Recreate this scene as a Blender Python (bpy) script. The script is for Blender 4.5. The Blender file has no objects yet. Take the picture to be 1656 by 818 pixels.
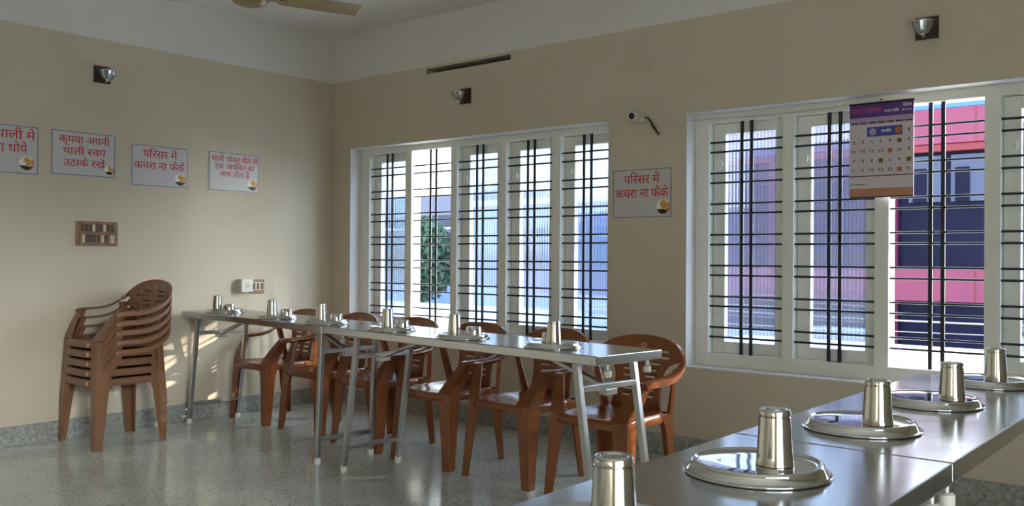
import bpy, bmesh, math, random
from mathutils import Vector, Matrix
random.seed(7)
sc = bpy.context.scene
C = sc.collection

# ------------------------------------------------------------------ camera, sky, sun, exposure
F_PX = 1468.84
CAM = Vector((5.6232, -4.5840, 1.1180))
YAW, PITCH, ROLL = 0.6902, 0.0057, 0.0068
fw = Vector((-math.sin(YAW)*math.cos(PITCH), math.cos(YAW)*math.cos(PITCH), math.sin(PITCH)))
rt = fw.cross(Vector((0, 0, 1))).normalized()
up = rt.cross(fw)
rt2 = rt*math.cos(ROLL) + up*math.sin(ROLL)
up2 = -rt*math.sin(ROLL) + up*math.cos(ROLL)
cd = bpy.data.cameras.new('camera')
cam = bpy.data.objects.new('camera', cd)
C.objects.link(cam)
m = Matrix((rt2, up2, -fw)).transposed().to_4x4()
m.translation = CAM
cam.matrix_world = m
cd.sensor_fit = 'HORIZONTAL'; cd.sensor_width = 36.0
cd.lens = 36.0*F_PX/1656.0
cd.clip_start = 0.05
sc.camera = cam

SKY_STRENGTH = 4.5
SUN_STRENGTH = 9.0
SIDE_LIGHT = 115.0
EXPOSURE = 0.0
w = bpy.data.worlds.new('sky'); sc.world = w; w.use_nodes = True
nt = w.node_tree; nt.nodes.clear()
tc = nt.nodes.new('ShaderNodeTexCoord'); sep = nt.nodes.new('ShaderNodeSeparateXYZ')
cr = nt.nodes.new('ShaderNodeValToRGB'); bg = nt.nodes.new('ShaderNodeBackground'); ow = nt.nodes.new('ShaderNodeOutputWorld')
nt.links.new(tc.outputs['Generated'], sep.inputs[0]); nt.links.new(sep.outputs['Z'], cr.inputs[0])
nt.links.new(bg.outputs[0], ow.inputs[0])
e = cr.color_ramp.elements
e[0].position = 0.0; e[0].color = (0.55, 0.56, 0.55, 1)
e[1].position = 0.7; e[1].color = (0.42, 0.60, 0.95, 1)
k = e.new(0.02); k.color = (0.90, 0.96, 1.0, 1)
k = e.new(0.30); k.color = (0.80, 0.91, 1.0, 1)
bg.inputs[1].default_value = SKY_STRENGTH
# hazy glow of the sky around the low sun
SUN_DIR = Vector((1.0, 1.42, 0.596)).normalized()
GLOW, GLOW_POWER = 9.0, 8.0
vm = nt.nodes.new('ShaderNodeVectorMath'); vm.operation = 'DOT_PRODUCT'; vm.inputs[1].default_value = SUN_DIR
nt.links.new(tc.outputs['Generated'], vm.inputs[0])
mx = nt.nodes.new('ShaderNodeMath'); mx.operation = 'MAXIMUM'; mx.inputs[1].default_value = 0.0; nt.links.new(vm.outputs['Value'], mx.inputs[0])
pw = nt.nodes.new('ShaderNodeMath'); pw.operation = 'POWER'; pw.inputs[1].default_value = GLOW_POWER; nt.links.new(mx.outputs[0], pw.inputs[0])
mg = nt.nodes.new('ShaderNodeMath'); mg.operation = 'MULTIPLY'; mg.inputs[1].default_value = GLOW; nt.links.new(pw.outputs[0], mg.inputs[0])
gm = nt.nodes.new('ShaderNodeMix'); gm.data_type = 'RGBA'; gm.blend_type = 'ADD'; gm.clamp_result = False; gm.inputs[0].default_value = 1.0
gc = nt.nodes.new('ShaderNodeVectorMath'); gc.operation = 'SCALE'; gc.inputs[0].default_value = (0.96, 1.0, 0.95); nt.links.new(mg.outputs[0], gc.inputs['Scale'])
nt.links.new(cr.outputs[0], gm.inputs[6]); nt.links.new(gc.outputs[0], gm.inputs[7]); nt.links.new(gm.outputs[2], bg.inputs[0])

sun = bpy.data.lights.new('sun', 'SUN'); sun.energy = SUN_STRENGTH; sun.color = (1.0, 0.90, 0.72); sun.angle = math.radians(0.6)
so = bpy.data.objects.new('sun', sun); C.objects.link(so)
so.rotation_euler = Vector((-1.0, -1.42, -0.596)).to_track_quat('-Z', 'Y').to_euler()

sc.view_settings.view_transform = 'Standard'; sc.view_settings.look = 'None'
sc.view_settings.exposure = EXPOSURE; sc.view_settings.gamma = 1.0
sc.view_settings.use_curve_mapping = False
sc.cycles.max_bounces = 12; sc.cycles.diffuse_bounces = 6; sc.cycles.glossy_bounces = 6
sc.cycles.transmission_bounces = 8; sc.cycles.transparent_max_bounces = 12
sc.cycles.sample_clamp_indirect = 6.0
sc.cycles.caustics_refractive = True; sc.cycles.caustics_reflective = False

def fill_light(name, loc, sx, sy, direction, power, col=(1, 1, 1)):
    a = bpy.data.lights.new(name, 'AREA'); a.shape = 'RECTANGLE'; a.size = sx; a.size_y = sy; a.energy = power; a.color = col
    o = bpy.data.objects.new(name, a); C.objects.link(o); o.location = loc
    o.rotation_euler = Vector(direction).to_track_quat('-Z', 'Y').to_euler()
    return o
# added fill lamp outside an unseen doorway, brightens the low left wall and floor
sd = fill_light('fill_lamp_door', (11.5, -5.4, 2.65), 2.6, 0.6, (-1, 0.15, -0.17), SIDE_LIGHT, (0.94, 0.98, 1.0))

sd.data.spread = math.radians(70)

# ------------------------------------------------------------------ materials
def mat(name, col, rough=0.5, metal=0.0, spec=0.5, build=None):
    M = bpy.data.materials.new(name); M.use_nodes = True
    b = M.node_tree.nodes['Principled BSDF']
    b.inputs['Base Color'].default_value = (*col, 1); b.inputs['Roughness'].default_value = rough
    b.inputs['Metallic'].default_value = metal; b.inputs['Specular IOR Level'].default_value = spec
    if build: build(M.node_tree, b)
    return M
def srgb(r, g, b):
    f = lambda c: (c/255/12.92 if c <= 10 else ((c/255+0.055)/1.055)**2.4)
    return (f(r), f(g), f(b))
def N(t, typ, **kw):
    n = t.nodes.new(typ)
    for a, v in kw.items():
        if a in n.inputs: n.inputs[a].default_value = v
        else: setattr(n, a, v)
    return n
def varied(c1, c2, scale, rough_amt=0.0, bump=0.0, detail=4, stretch=None):
    def f(t, b):
        co = N(t, 'ShaderNodeTexCoord'); mp = N(t, 'ShaderNodeMapping'); t.links.new(co.outputs['Object'], mp.inputs[0])
        if stretch: mp.inputs['Scale'].default_value = stretch
        n = N(t, 'ShaderNodeTexNoise', Scale=scale, Detail=detail); t.links.new(mp.outputs[0], n.inputs['Vector'])
        r = N(t, 'ShaderNodeValToRGB'); r.color_ramp.elements[0].position = 0.3; r.color_ramp.elements[1].position = 0.7
        r.color_ramp.elements[0].color = (*c1, 1); r.color_ramp.elements[1].color = (*c2, 1)
        t.links.new(n.outputs[0], r.inputs[0]); t.links.new(r.outputs[0], b.inputs['Base Color'])
        if rough_amt:
            mr = N(t, 'ShaderNodeMapRange'); base = b.inputs['Roughness'].default_value
            mr.inputs[3].default_value = base-rough_amt; mr.inputs[4].default_value = base+rough_amt
            t.links.new(n.outputs[0], mr.inputs[0]); t.links.new(mr.outputs[0], b.inputs['Roughness'])
        if bump:
            bp = N(t, 'ShaderNodeBump', Strength=bump, Distance=0.002); t.links.new(n.outputs[0], bp.inputs['Height']); t.links.new(bp.outputs[0], b.inputs['Normal'])
    return f
cream1, cream2 = srgb(200, 190, 171), srgb(194, 184, 164)
M = {}
M['cream'] = mat('cream_paint', cream1, 0.6, spec=0.3, build=varied(cream2, cream1, 2.2, 0.04, 0.08))
M['white_wall'] = mat('white_distemper', srgb(220, 216, 212), 0.85, spec=0.2, build=varied(srgb(214, 210, 206), srgb(222, 219, 216), 1.5))
M['ceiling'] = mat('ceiling_paint', srgb(226, 222, 218), 0.9, spec=0.1, build=varied(srgb(222, 218, 213), srgb(229, 225, 221), 1.1))
M['white_paint'] = mat('white_gloss_paint', srgb(230, 230, 221), 0.35, spec=0.4, build=varied(srgb(226, 226, 217), srgb(233, 233, 225), 6))
M['putty'] = mat('white_putty', srgb(228, 228, 222), 0.5)
M['bar'] = mat('dark_bar_paint', srgb(32, 34, 42), 0.35, spec=0.5, build=varied(srgb(28, 30, 38), srgb(40, 42, 50), 30))
def terrazzo(t, b):
    co = N(t, 'ShaderNodeTexCoord')
    n = N(t, 'ShaderNodeTexNoise', Scale=1.6, Detail=5); t.links.new(co.outputs['Object'], n.inputs['Vector'])
    r = N(t, 'ShaderNodeValToRGB'); r.color_ramp.elements[0].position = .35; r.color_ramp.elements[1].position = .68
    r.color_ramp.elements[0].color = (*srgb(178, 183, 174), 1); r.color_ramp.elements[1].color = (*srgb(200, 205, 196), 1)
    t.links.new(n.outputs[0], r.inputs[0])
    prev = r.outputs[0]
    for sc_, th, colr in ((62, .22, srgb(130, 128, 121)), (95, .2, srgb(208, 206, 198)), (40, .07, srgb(104, 97, 88))):
        v = N(t, 'ShaderNodeTexVoronoi', Scale=sc_); t.links.new(co.outputs['Object'], v.inputs['Vector'])
        s2 = N(t, 'ShaderNodeSeparateColor'); t.links.new(v.outputs['Color'], s2.inputs[0])
        lt = N(t, 'ShaderNodeMath', operation='LESS_THAN'); t.links.new(v.outputs['Distance'], lt.inputs[0])
        mu = N(t, 'ShaderNodeMath', operation='MULTIPLY'); mu.inputs[1].default_value = th*1.9; t.links.new(s2.outputs[0], mu.inputs[0]); t.links.new(mu.outputs[0], lt.inputs[1])
        mx = N(t, 'ShaderNodeMix', data_type='RGBA'); t.links.new(lt.outputs[0], mx.inputs[0]); t.links.new(prev, mx.inputs[6]); mx.inputs[7].default_value = (*colr, 1)
        prev = mx.outputs[2]
    t.links.new(prev, b.inputs['Base Color'])
    mr = N(t, 'ShaderNodeMapRange'); mr.inputs[3].default_value = 0.10; mr.inputs[4].default_value = 0.24
    n2 = N(t, 'ShaderNodeTexNoise', Scale=4.0, Detail=4); t.links.new(co.outputs['Object'], n2.inputs['Vector'])
    t.links.new(n2.outputs[0], mr.inputs[0]); t.links.new(mr.outputs[0], b.inputs['Roughness'])
M['terrazzo'] = mat('terrazzo', (.3, .3, .28), 0.25, build=terrazzo)
M['skirting'] = mat('skirting_stone', srgb(150, 152, 148), 0.4, build=varied(srgb(122, 124, 120), srgb(166, 168, 164), 55, detail=2))
M['steel_top'] = mat('brushed_steel', (.52, .53, .55), 0.17, 1.0, build=varied((.48, .49, .51), (.56, .57, .59), 3, 0.05, stretch=(1, 1, 1)))
M['steel_leg'] = mat('scuffed_steel', (.44, .44, .43), 0.33, 1.0, build=varied((.42, .42, .40), (.48, .48, .47), 12, 0.03))
M['steel_ware'] = mat('polished_steel', (.68, .68, .67), 0.06, 1.0)
M['steel_ware2'] = mat('polished_steel_tumbler', (.62, .62, .61), 0.07, 1.0)
M['plastic_cap'] = mat('white_plastic', srgb(206, 204, 196), 0.45)
M['chair'] = mat('brown_plastic', srgb(124, 70, 37), 0.21, spec=0.5, build=varied(srgb(119, 66, 35), srgb(129, 74, 39), 7, 0.06))
M['chair_old'] = mat('dull_brown_plastic', srgb(124, 88, 62), 0.34, spec=0.5, build=varied(srgb(119, 84, 59), srgb(129, 92, 66), 7, 0.06))
M['emblem'] = mat('pale_emblem', srgb(196, 150, 116), 0.4)
M['paper'] = mat('laminated_paper', srgb(192, 190, 190), 0.35)
M['ink_red'] = mat('red_ink', srgb(190, 36, 46), 0.4)
M['ink_blue'] = mat('navy_line', srgb(48, 52, 84), 0.4)
M['black'] = mat('black', (.006, .006, .007), 0.5)
M['gold'] = mat('gold_print', srgb(214, 160, 40), 0.4, build=varied(srgb(160, 96, 26), srgb(232, 190, 90), 90))
M['orange'] = mat('orange_print', srgb(196, 92, 36), 0.4)
M['white'] = mat('white_print', srgb(232, 230, 224), 0.4)
M['brown_wood'] = mat('brown_laminate', srgb(134, 100, 66), 0.4, build=varied(srgb(112, 80, 50), srgb(150, 116, 78), 20, stretch=(1, 1, 8)))
M['dark_switch'] = mat('dark_brown_switch', srgb(66, 46, 36), 0.35)
M['ivory'] = mat('ivory_plastic', srgb(206, 194, 168), 0.4)
M['slot_dark'] = mat('bare_recess', srgb(70, 66, 62), 0.9)
M['fan'] = mat('fan_enamel', srgb(150, 132, 88), 0.35, 0.3, build=varied(srgb(138, 118, 76), srgb(160, 142, 98), 5))
M['chrome'] = mat('chrome', (.75, .75, .75), 0.08, 1.0)
M['plate_dark'] = mat('dark_brown_board', srgb(52, 40, 30), 0.5)
M['purple'] = mat('purple_print', srgb(84, 50, 124), 0.4)
M['lilac'] = mat('lilac_print', srgb(168, 148, 178), 0.4)
M['pink_ink'] = mat('pink_ink', srgb(196, 62, 128), 0.4)
M['cal_page'] = mat('calendar_paper', srgb(200, 190, 194), 0.5)
M['cal_blue'] = mat('blue_print', srgb(60, 66, 150), 0.4)
M['peach'] = mat('peach_print', srgb(180, 126, 98), 0.45)
M['dark_ink'] = mat('dark_ink', srgb(56, 44, 44), 0.5)
M['rust'] = mat('rust_print', srgb(176, 96, 56), 0.5)
M['olive'] = mat('olive_print', srgb(104, 84, 30), 0.5)
M['lamp_glass'] = mat('cut_glass', (.5, .52, .52), 0.05)
b_ = M['lamp_glass'].node_tree.nodes['Principled BSDF']; b_.inputs['Transmission Weight'].default_value = 0.6; b_.inputs['Metallic'].default_value = 0.45
M['pink'] = mat('pink_cladding', (.205, .030, .082), 0.5, build=varied((.195, .028, .078), (.215, .032, .086), 1.0))
M['deep_pink'] = mat('deep_pink_cladding', (.19, .015, .03), 0.5)
M['navy_glass'] = mat('dark_glazing', (.006, .007, .026), 0.3, spec=0.08, build=varied((.005, .006, .022), (.010, .011, .036), .6))
M['violet_glass'] = mat('violet_glazing', (.030, .010, .048), 0.35, spec=0.08, build=varied((.024, .009, .042), (.038, .012, .056), .8))
M['grey_glass'] = mat('grey_glazing', (.07, .085, .15), 0.3, spec=0.2)
M['blue_clad'] = mat('blue_cladding', (.06, .17, .36), 0.5)
M['concrete'] = mat('whitewashed_concrete', (.86, .87, .86), 0.9, build=varied((.82, .83, .82), (.9, .9, .89), 1.2))
M['grey_concrete'] = mat('grey_concrete', (.4, .4, .39), 0.9)
M['house'] = mat('pale_blue_wall', (.22, .33, .52), 0.8, build=varied((.11, .19, .36), (.17, .26, .42), .35, stretch=(1, 1, .3)))
M['roof_tile'] = mat('dark_roof', (.06, .065, .10), 0.8)
M['leaf'] = mat('tree_leaf', (.035, .085, .05), 0.6, build=varied((.02, .055, .04), (.06, .13, .07), 1.5))
M['bark'] = mat('bark', (.10, .08, .06), 0.9)
M['cable'] = mat('cable_black', (.012, .012, .012), 0.5)
M['cable_w'] = mat('pale_wire', srgb(186, 180, 168), 0.5)
def fluted():
    Mt = bpy.data.materials.new('fluted_glass'); Mt.use_nodes = True; t = Mt.node_tree; t.nodes.clear()
    out = N(t, 'ShaderNodeOutputMaterial'); co = N(t, 'ShaderNodeTexCoord')
    wv = N(t, 'ShaderNodeTexWave', wave_type='BANDS', bands_direction='X', Scale=15.0, Distortion=0.0, Detail=0.0)
    wv.inputs['Detail Scale'].default_value = 1.5
    mp = N(t, 'ShaderNodeMapping'); mp.inputs['Scale'].default_value = (1, 1, 0)
    t.links.new(co.outputs['Object'], mp.inputs[0]); t.links.new(mp.outputs[0], wv.inputs['Vector'])
    bp = N(t, 'ShaderNodeBump', Strength=0.16, Distance=0.002); t.links.new(wv.outputs[0], bp.inputs['Height'])
    rf = N(t, 'ShaderNodeBsdfRefraction', Roughness=0.02, IOR=1.35); t.links.new(bp.outputs[0], rf.inputs['Normal'])
    rf.inputs['Color'].default_value = (.70, .80, .92, 1)
    tr = N(t, 'ShaderNodeBsdfTransparent'); fr = N(t, 'ShaderNodeValToRGB'); fr.color_ramp.elements[0].color = (.50, .56, .70, 1); fr.color_ramp.elements[1].color = (.84, .90, .97, 1); t.links.new(wv.outputs[0], fr.inputs[0]); t.links.new(fr.outputs[0], tr.inputs[0])
    tl = N(t, 'ShaderNodeBsdfTranslucent'); tl.inputs[0].default_value = (.6, .68, .82, 1)
    m1 = N(t, 'ShaderNodeMixShader'); m1.inputs[0].default_value = 0.6; t.links.new(rf.outputs[0], m1.inputs[1]); t.links.new(tr.outputs[0], m1.inputs[2])
    m2 = N(t, 'ShaderNodeMixShader'); m2.inputs[0].default_value = 0.025; t.links.new(m1.outputs[0], m2.inputs[1]); t.links.new(tl.outputs[0], m2.inputs[2])
    gl = N(t, 'ShaderNodeBsdfGlossy', Roughness=0.15); t.links.new(bp.outputs[0], gl.inputs['Normal'])
    m3 = N(t, 'ShaderNodeMixShader'); m3.inputs[0].default_value = 0.05; t.links.new(m2.outputs[0], m3.inputs[1]); t.links.new(gl.outputs[0], m3.inputs[2])
    t.links.new(m3.outputs[0], out.inputs[0])
    return Mt
M['fluted'] = fluted()

# ------------------------------------------------------------------ mesh helpers
class MB:
    def __init__(s): s.v = []; s.f = []; s.mi = []
    def add(s, vs, fs, mi=0):
        o = len(s.v); s.v += [tuple(q) for q in vs]; s.f += [tuple(o+i for i in f) for f in fs]; s.mi += [mi]*len(fs); return s
    def box(s, x0, x1, y0, y1, z0, z1, mi=0):
        vs = [(x, y, z) for z in (z0, z1) for y in (y0, y1) for x in (x0, x1)]
        return s.add(vs, [(0, 2, 3, 1), (4, 5, 7, 6), (0, 1, 5, 4), (2, 6, 7, 3), (0, 4, 6, 2), (1, 3, 7, 5)], mi)
    def bar(s, a, b, wx, wy, upv=(0, 0, 1), mi=0):       # rectangular bar from a to b
        a = Vector(a); b = Vector(b); d = (b-a).normalized(); u = Vector(upv)
        if abs(d.dot(u)) > .95: u = Vector((0, 1, 0))
        x = d.cross(u).normalized(); y = x.cross(d)
        vs = [p+x*sx*wx/2+y*sy*wy/2 for p in (a, b) for sx, sy in ((-1, -1), (1, -1), (1, 1), (-1, 1))]
        return s.add(vs, [(3, 2, 1, 0), (4, 5, 6, 7), (0, 1, 5, 4), (1, 2, 6, 5), (2, 3, 7, 6), (3, 0, 4, 7)], mi)
    def tube(s, pts, r, n=8, mi=0, cap=True):
        pts = [Vector(p) for p in pts]; rs = r if isinstance(r, (list, tuple)) else [r]*len(pts)
        rings = []; prev = None
        for i, p in enumerate(pts):
            d = (pts[min(i+1, len(pts)-1)]-pts[max(i-1, 0)]).normalized()
            x = prev - d*prev.dot(d) if prev else d.cross(Vector((0, 0, 1)) if abs(d.z) < .9 else Vector((1, 0, 0)))
            x.normalize(); prev = x; y = d.cross(x)
            rings.append([p+(x*math.cos(a)+y*math.sin(a))*rs[i] for a in [2*math.pi*q/n for q in range(n)]])
        return s.loft(rings, cap, mi)
    def loft(s, rings, cap=True, mi=0, closed=True):
        n = len(rings[0]); vs = [v for r in rings for v in r]; fs = []
        for i in range(len(rings)-1):
            for j in range(n if closed else n-1):
                k = (j+1) % n; fs.append((i*n+j, i*n+k, (i+1)*n+k, (i+1)*n+j))
        if cap and closed:
            fs.append(tuple(range(n-1, -1, -1))); fs.append(tuple((len(rings)-1)*n+j for j in range(n)))
        return s.add(vs, fs, mi)
    def lathe(s, prof, n=32, c=(0, 0, 0), mi=0, axis='z'):
        c = Vector(c); vs = []; fs = []
        for r, z in prof:
            for q in range(n):
                a = 2*math.pi*q/n; x, y = r*math.cos(a), r*math.sin(a)
                vs.append(c+(Vector((x, y, z)) if axis == 'z' else Vector((x, -z, y)) if axis == 'y' else Vector((z, x, y))))
        for i in range(len(prof)-1):
            for j in range(n):
                k = (j+1) % n; fs.append((i*n+j, i*n+k, (i+1)*n+k, (i+1)*n+j))
        return s.add(vs, fs, mi)
    def build(s, name, mats, parent=None, smooth=None, bevel=0, solid=0, sub=0):
        me = bpy.data.meshes.new(name); me.from_pydata(s.v, [], s.f)
        mats = mats if isinstance(mats, list) else [mats]
        for q in mats: me.materials.append(M[q])
        if len(mats) > 1:
            for p, i in zip(me.polygons, s.mi): p.material_index = i
        bm = bmesh.new(); bm.from_mesh(me)
        bmesh.ops.remove_doubles(bm, verts=bm.verts, dist=1e-6)
        bmesh.ops.recalc_face_normals(bm, faces=bm.faces)
        if smooth:
            for f in bm.faces: f.smooth = True
            for ed in bm.edges:
                if len(ed.link_faces) == 2 and ed.calc_face_angle(0) > math.radians(smooth): ed.smooth = False
        bm.to_mesh(me); bm.free(); me.update()
        o = bpy.data.objects.new(name, me); C.objects.link(o)
        if parent: o.parent = parent
        if solid:
            md = o.modifiers.new('thickness', 'SOLIDIFY'); md.thickness = solid; md.offset = 0
        if bevel:
            md = o.modifiers.new('bevel', 'BEVEL'); md.width = bevel; md.segments = 2; md.limit_method = 'ANGLE'; md.angle_limit = math.radians(40)
        if sub:
            md = o.modifiers.new('sub', 'SUBSURF'); md.levels = sub; md.render_levels = sub
        return o
def thing(name, label, cat, loc=(0, 0, 0), rotz=0, group=None):
    o = bpy.data.objects.new(name, None); C.objects.link(o); o.location = loc; o.rotation_euler = (0, 0, rotz); o.empty_display_size = .1
    return tag(o, label, cat, group)
def tag(o, label, cat, group=None, kind=None):
    o['label'] = label; o['category'] = cat
    if group: o['group'] = group
    if kind: o['kind'] = kind
    return o
def struct(o, label=None, cat=None):
    o['kind'] = 'structure'
    if label: o['label'] = label
    if cat: o['category'] = cat
    return o
def kids(o): return [q for q in list(o.children)]
def dup(root, loc, rotz, label, group=None):
    r = root.copy(); C.objects.link(r); r.location = loc; r.rotation_euler = (0, 0, rotz); r['label'] = label
    if group: r['group'] = group
    for ch in kids(root):
        c = ch.copy(); C.objects.link(c); c.parent = r
        for g in kids(ch):
            d = g.copy(); C.objects.link(d); d.parent = c
    return r

# ------------------------------------------------------------------ room shell
RX, RY, H, ZC = 7.4, -7.5, 2.829, 2.476
W1 = (0.222, 2.59, 0.53, 1.95); W2 = (3.112, 5.72, 0.512, 1.945)     # x0, x1, z0, z1 of the two openings
T = 0.235
o = MB().box(-.25, RX+.25, RY-.25, .25, -.12, 0).build('floor', 'terrazzo'); struct(o, 'polished grey speckled terrazzo floor', 'floor')
o = MB().box(-.25, RX+.25, RY-.25, .25, H, H+.15).build('ceiling', 'ceiling'); struct(o, 'plain off-white ceiling', 'ceiling')
b = MB()
b.box(-.25, 0, RY, .0, 0, ZC, 0); b.box(-.25, 0, RY, .0, ZC, H, 1)
o = b.build('wall_left', ['cream', 'white_wall']); struct(o, 'cream wall with red-lettered notices and a white top band', 'wall')
b = MB()
SL = (1.036, 1.816, 2.422, 2.458)
for x0, x1, z0, z1 in ((-.25, W1[0], 0, ZC), (W1[1], W2[0], 0, ZC), (W2[1], RX+.25, 0, ZC), (W1[0], W1[1], 0, W1[2]), (W2[0], W2[1], 0, W2[2]), (W2[0], W2[1], W2[3], ZC)):
    b.box(x0, x1, 0, T, z0, z1, 0)
b.box(W1[0], SL[0], 0, T, W1[3], ZC); b.box(SL[1], W1[1], 0, T, W1[3], ZC)
b.box(SL[0], SL[1], 0, T, W1[3], SL[2]); b.box(SL[0], SL[1], 0, T, SL[3], ZC); b.box(SL[0], SL[1], .13, T, SL[2], SL[3], 2)
b.box(SL[0], SL[1], .001, .13, SL[2]-.0005, SL[2]+.0008, 2)
b.box(-.25, RX+.25, 0, T, ZC, H, 1)
for x0, x1, z0, z1 in (W1, W2):                                       # white plastered reveals
    b.box(x0-.001, x0+.003, .0, .12, z0, z1, 1); b.box(x1-.003, x1+.001, .0, .12, z0, z1, 1)
    b.box(x0, x1, -.004, .12, z0-.004, z0+.004, 1); b.box(x0, x1, .0, .12, z1-.003, z1+.001, 1)
o = b.build('wall_right', ['cream', 'white_wall', 'slot_dark']); struct(o, 'cream window wall with a white top band', 'wall')
struct(MB().box(-.25, RX+.25, RY-.25, RY, 0, H).build('wall_rear', 'cream'), 'cream rear wall', 'wall')
b = MB()
for y0, y1, z0, z1 in ((RY, -6.3, 0, H), (-3.7, 0, 0, H), (-6.3, -3.7, 2.1, H)): b.box(RX, RX+.25, y0, y1, z0, z1)
struct(b.build('wall_side', 'cream'), 'cream side wall', 'wall')
struct(MB().box(0, .012, RY, 0, 0, .117).build('baseboard_left', 'skirting', bevel=.002), 'grey stone skirting under the notice wall', 'baseboard')
struct(MB().box(.012, RX, -.012, 0, 0, .117).build('baseboard_right', 'skirting', bevel=.002), 'grey stone skirting under the windows', 'baseboard')

# ------------------------------------------------------------------ windows
def hook(parent, x, z, y=.168):
    MB().tube([(x-.006, y+.01, z), (x+.0, y-.012, z+.004), (x+.014, y-.02, z-.004), (x+.026, y-.018, z+.006), (x+.042, y-.014, z-.002), (x+.052, y-.006, z+.006)], .0032, 6).build('stay_hook', 'white_paint', parent, 60)
    MB().tube([(x-.0, y+.002, z), (x-.002, y-.01, z-.02), (x, y-.014, z-.034)], .0028, 6).build('stay_hook', 'white_paint', parent, 60)
def latch(parent, x, z, y=.168):
    MB().tube([(x, y+.006, z), (x, y-.012, z+.002), (x+.012, y-.016, z+.012), (x+.016, y-.016, z+.034), (x+.008, y-.016, z+.048)], .0034, 6).build('latch', 'white_paint', parent, 60)
def window(name, x0, x1, z0, z1, opens, sash, zin, label):
    root = thing(name, label, 'window', (0, 0, 0)); struct(root)
    fy0, fy1 = .11, .205
    b = MB(); zb, zt = zin
    xs = [x0] + [q for o_ in opens for q in o_] + [x1]
    for i in range(0, len(xs), 2): b.box(xs[i], xs[i+1], fy0, fy1, z0, z1)
    for a, c in opens: b.box(a-.001, c+.001, fy0, fy1, z0, zb); b.box(a-.001, c+.001, fy0, fy1, zt, z1)
    b.build('window_frame', 'white_paint', root)
    zs = [zt-.11-.1745*i for i in range(7)]
    for i, (a, c) in enumerate(opens):
        mid = (a+c)/2
        g = MB()
        for dx in (-.0285, .0285): g.box(mid+dx-.0095, mid+dx+.0095, .136, .142, zb-.002, zt+.002)
        g = g.build('grille', 'bar', root)
        for z in zs:
            for dz in (0, -.055): MB().tube([(a-.004, .134, z+dz), (c+.004, .134, z+dz)], .0058, 8).build('crossbar', 'bar', g, 60)
        if sash[i]:
            st, sy0, sy1 = .075, .166, .203
            s = MB()
            s.box(a+.002, a+st, sy0, sy1, zb+.002, zt-.002); s.box(c-st+.012, c-.002, sy0, sy1, zb+.002, zt-.002)
            s.box(a+st, c-st+.012, sy0, sy1, zb+.002, zb+.066); s.box(a+st, c-st+.012, sy0, sy1, zt-.062, zt-.002)
            s = s.build('sash', 'white_paint', root, bevel=.004)
            MB().box(a+st-.004, c-st+.016, .181, .186, zb+.062, zt-.058).build('glass_pane', 'fluted', s)
            hook(s, a+.01, zb+.215); latch(s, a+.045, zt-.26)
            MB().tube([(c-.13, .155, zb+.02), (c-.06, .158, zb+.012), (c-.012, .162, zb+.006)], .003, 6).build('stay_rod', 'white_paint', s, 60)
    return root
o1 = [(.318, .718), (.781, 1.180), (1.237, 1.628), (1.692, 2.080), (2.145, 2.535)]
window('window_1', .222, 2.59, .53, 1.95, o1, [1, 0, 1, 1, 1], (.605, 1.905), 'white five-light window with fluted glass behind the laid table, second light open')
o2 = [(3.195, 3.632), (3.692, 4.117), (4.186, 4.619), (4.686, 5.118), (5.186, 5.62)]
window('window_2', 3.112, 5.72, .512, 1.945, o2, [1, 1, 0, 1, 1], (.588, 1.892), 'white window with fluted glass and barred open light behind the hanging calendar')

# ------------------------------------------------------------------ outside
b = MB(); b.box(-16, 14, .3, 3.8, .1, .3); b.box(1.3, 14, 3.8, 4.7, .1, .3); b.box(-16, -2.6, 3.8, 7.1, .1, .3)
tag(b.build('terrace', 'concrete'), 'white concrete terrace outside the windows', 'terrace', kind='structure')
tag(MB().box(-60, 60, -60, 60, -3.2, -3).build('ground', 'grey_concrete'), 'grey street below the terrace', 'ground', kind='structure')
bd = thing('building', 'pink office building with dark glazing seen through the windows', 'building', (0, 9, 0))
MB().box(1.5, 6.5, .12, 5, -3, 3.33).build('wall', 'navy_glass', bd); MB().box(-2.9, 1.5, .12, 5, -3, 3.33).build('wall', 'violet_glass', bd)
for z0, z1, mm, d in ((2.75, 3.24, 'pink', 0), (2.645, 2.75, 'deep_pink', .03), (.55, 1.0, 'pink', 0), (3.24, 3.42, 'blue_clad', .02)):
    MB().box(-2.95, 6.5, d-.06, .4, z0, z1).build('cladding_band', mm, bd, bevel=.01)
MB().box(-.35, .25, -.03, .3, 1.0, 2.65).build('cladding_panel', 'pink', bd)
MB().box(1.46, 1.56, -.05, .3, -3, 2.65).build('pilaster', 'pink', bd)
MB().box(-2.95, -2.6, -.05, .3, -3, 2.65).build('pilaster', 'pink', bd)
for x in (1.72, 2.28, 2.84, 3.4, 3.96):
    f = MB(); f.box(x, x+.46, .06, .13, 1.95, 2.6); f.build('window', 'grey_glass', bd)
    f = MB(); f.box(x+.06, x+.24, .03, .07, 1.95, 2.42); f.build('window_opening', 'navy_glass', bd)
for x in (2.62, 5.5):
    for z0, z1 in ((.56, .99), (2.76, 3.23)): MB().box(x-.008, x+.008, -.066, -.05, z0, z1).build('panel_joint', 'deep_pink', bd)
for i, (z, r) in enumerate(((.42, .010), (.33, .014), (.08, .010), (.16, .007))):
    pts = [(-3+q*1.5, 8.2, z+.02*math.sin(q*1.1+i)) for q in range(11)]
    tag(MB().tube(pts, r, 6).build('power_cable', 'cable_w', None, 60), ['upper thin pale cable crossing below the pink band', 'thick pale cable crossing below the pink band', 'lowest pale cable before the pink building', 'thinnest pale cable before the pink building'][i], 'cable', 'cables in front of the pink building')
hs = thing('house', 'pale blue house wall seen through the fluted glass', 'house', (0, 9, 0))
MB().box(-6.9, -3.3, .1, 3, -3, 2.15).build('wall', 'house', hs)
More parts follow.
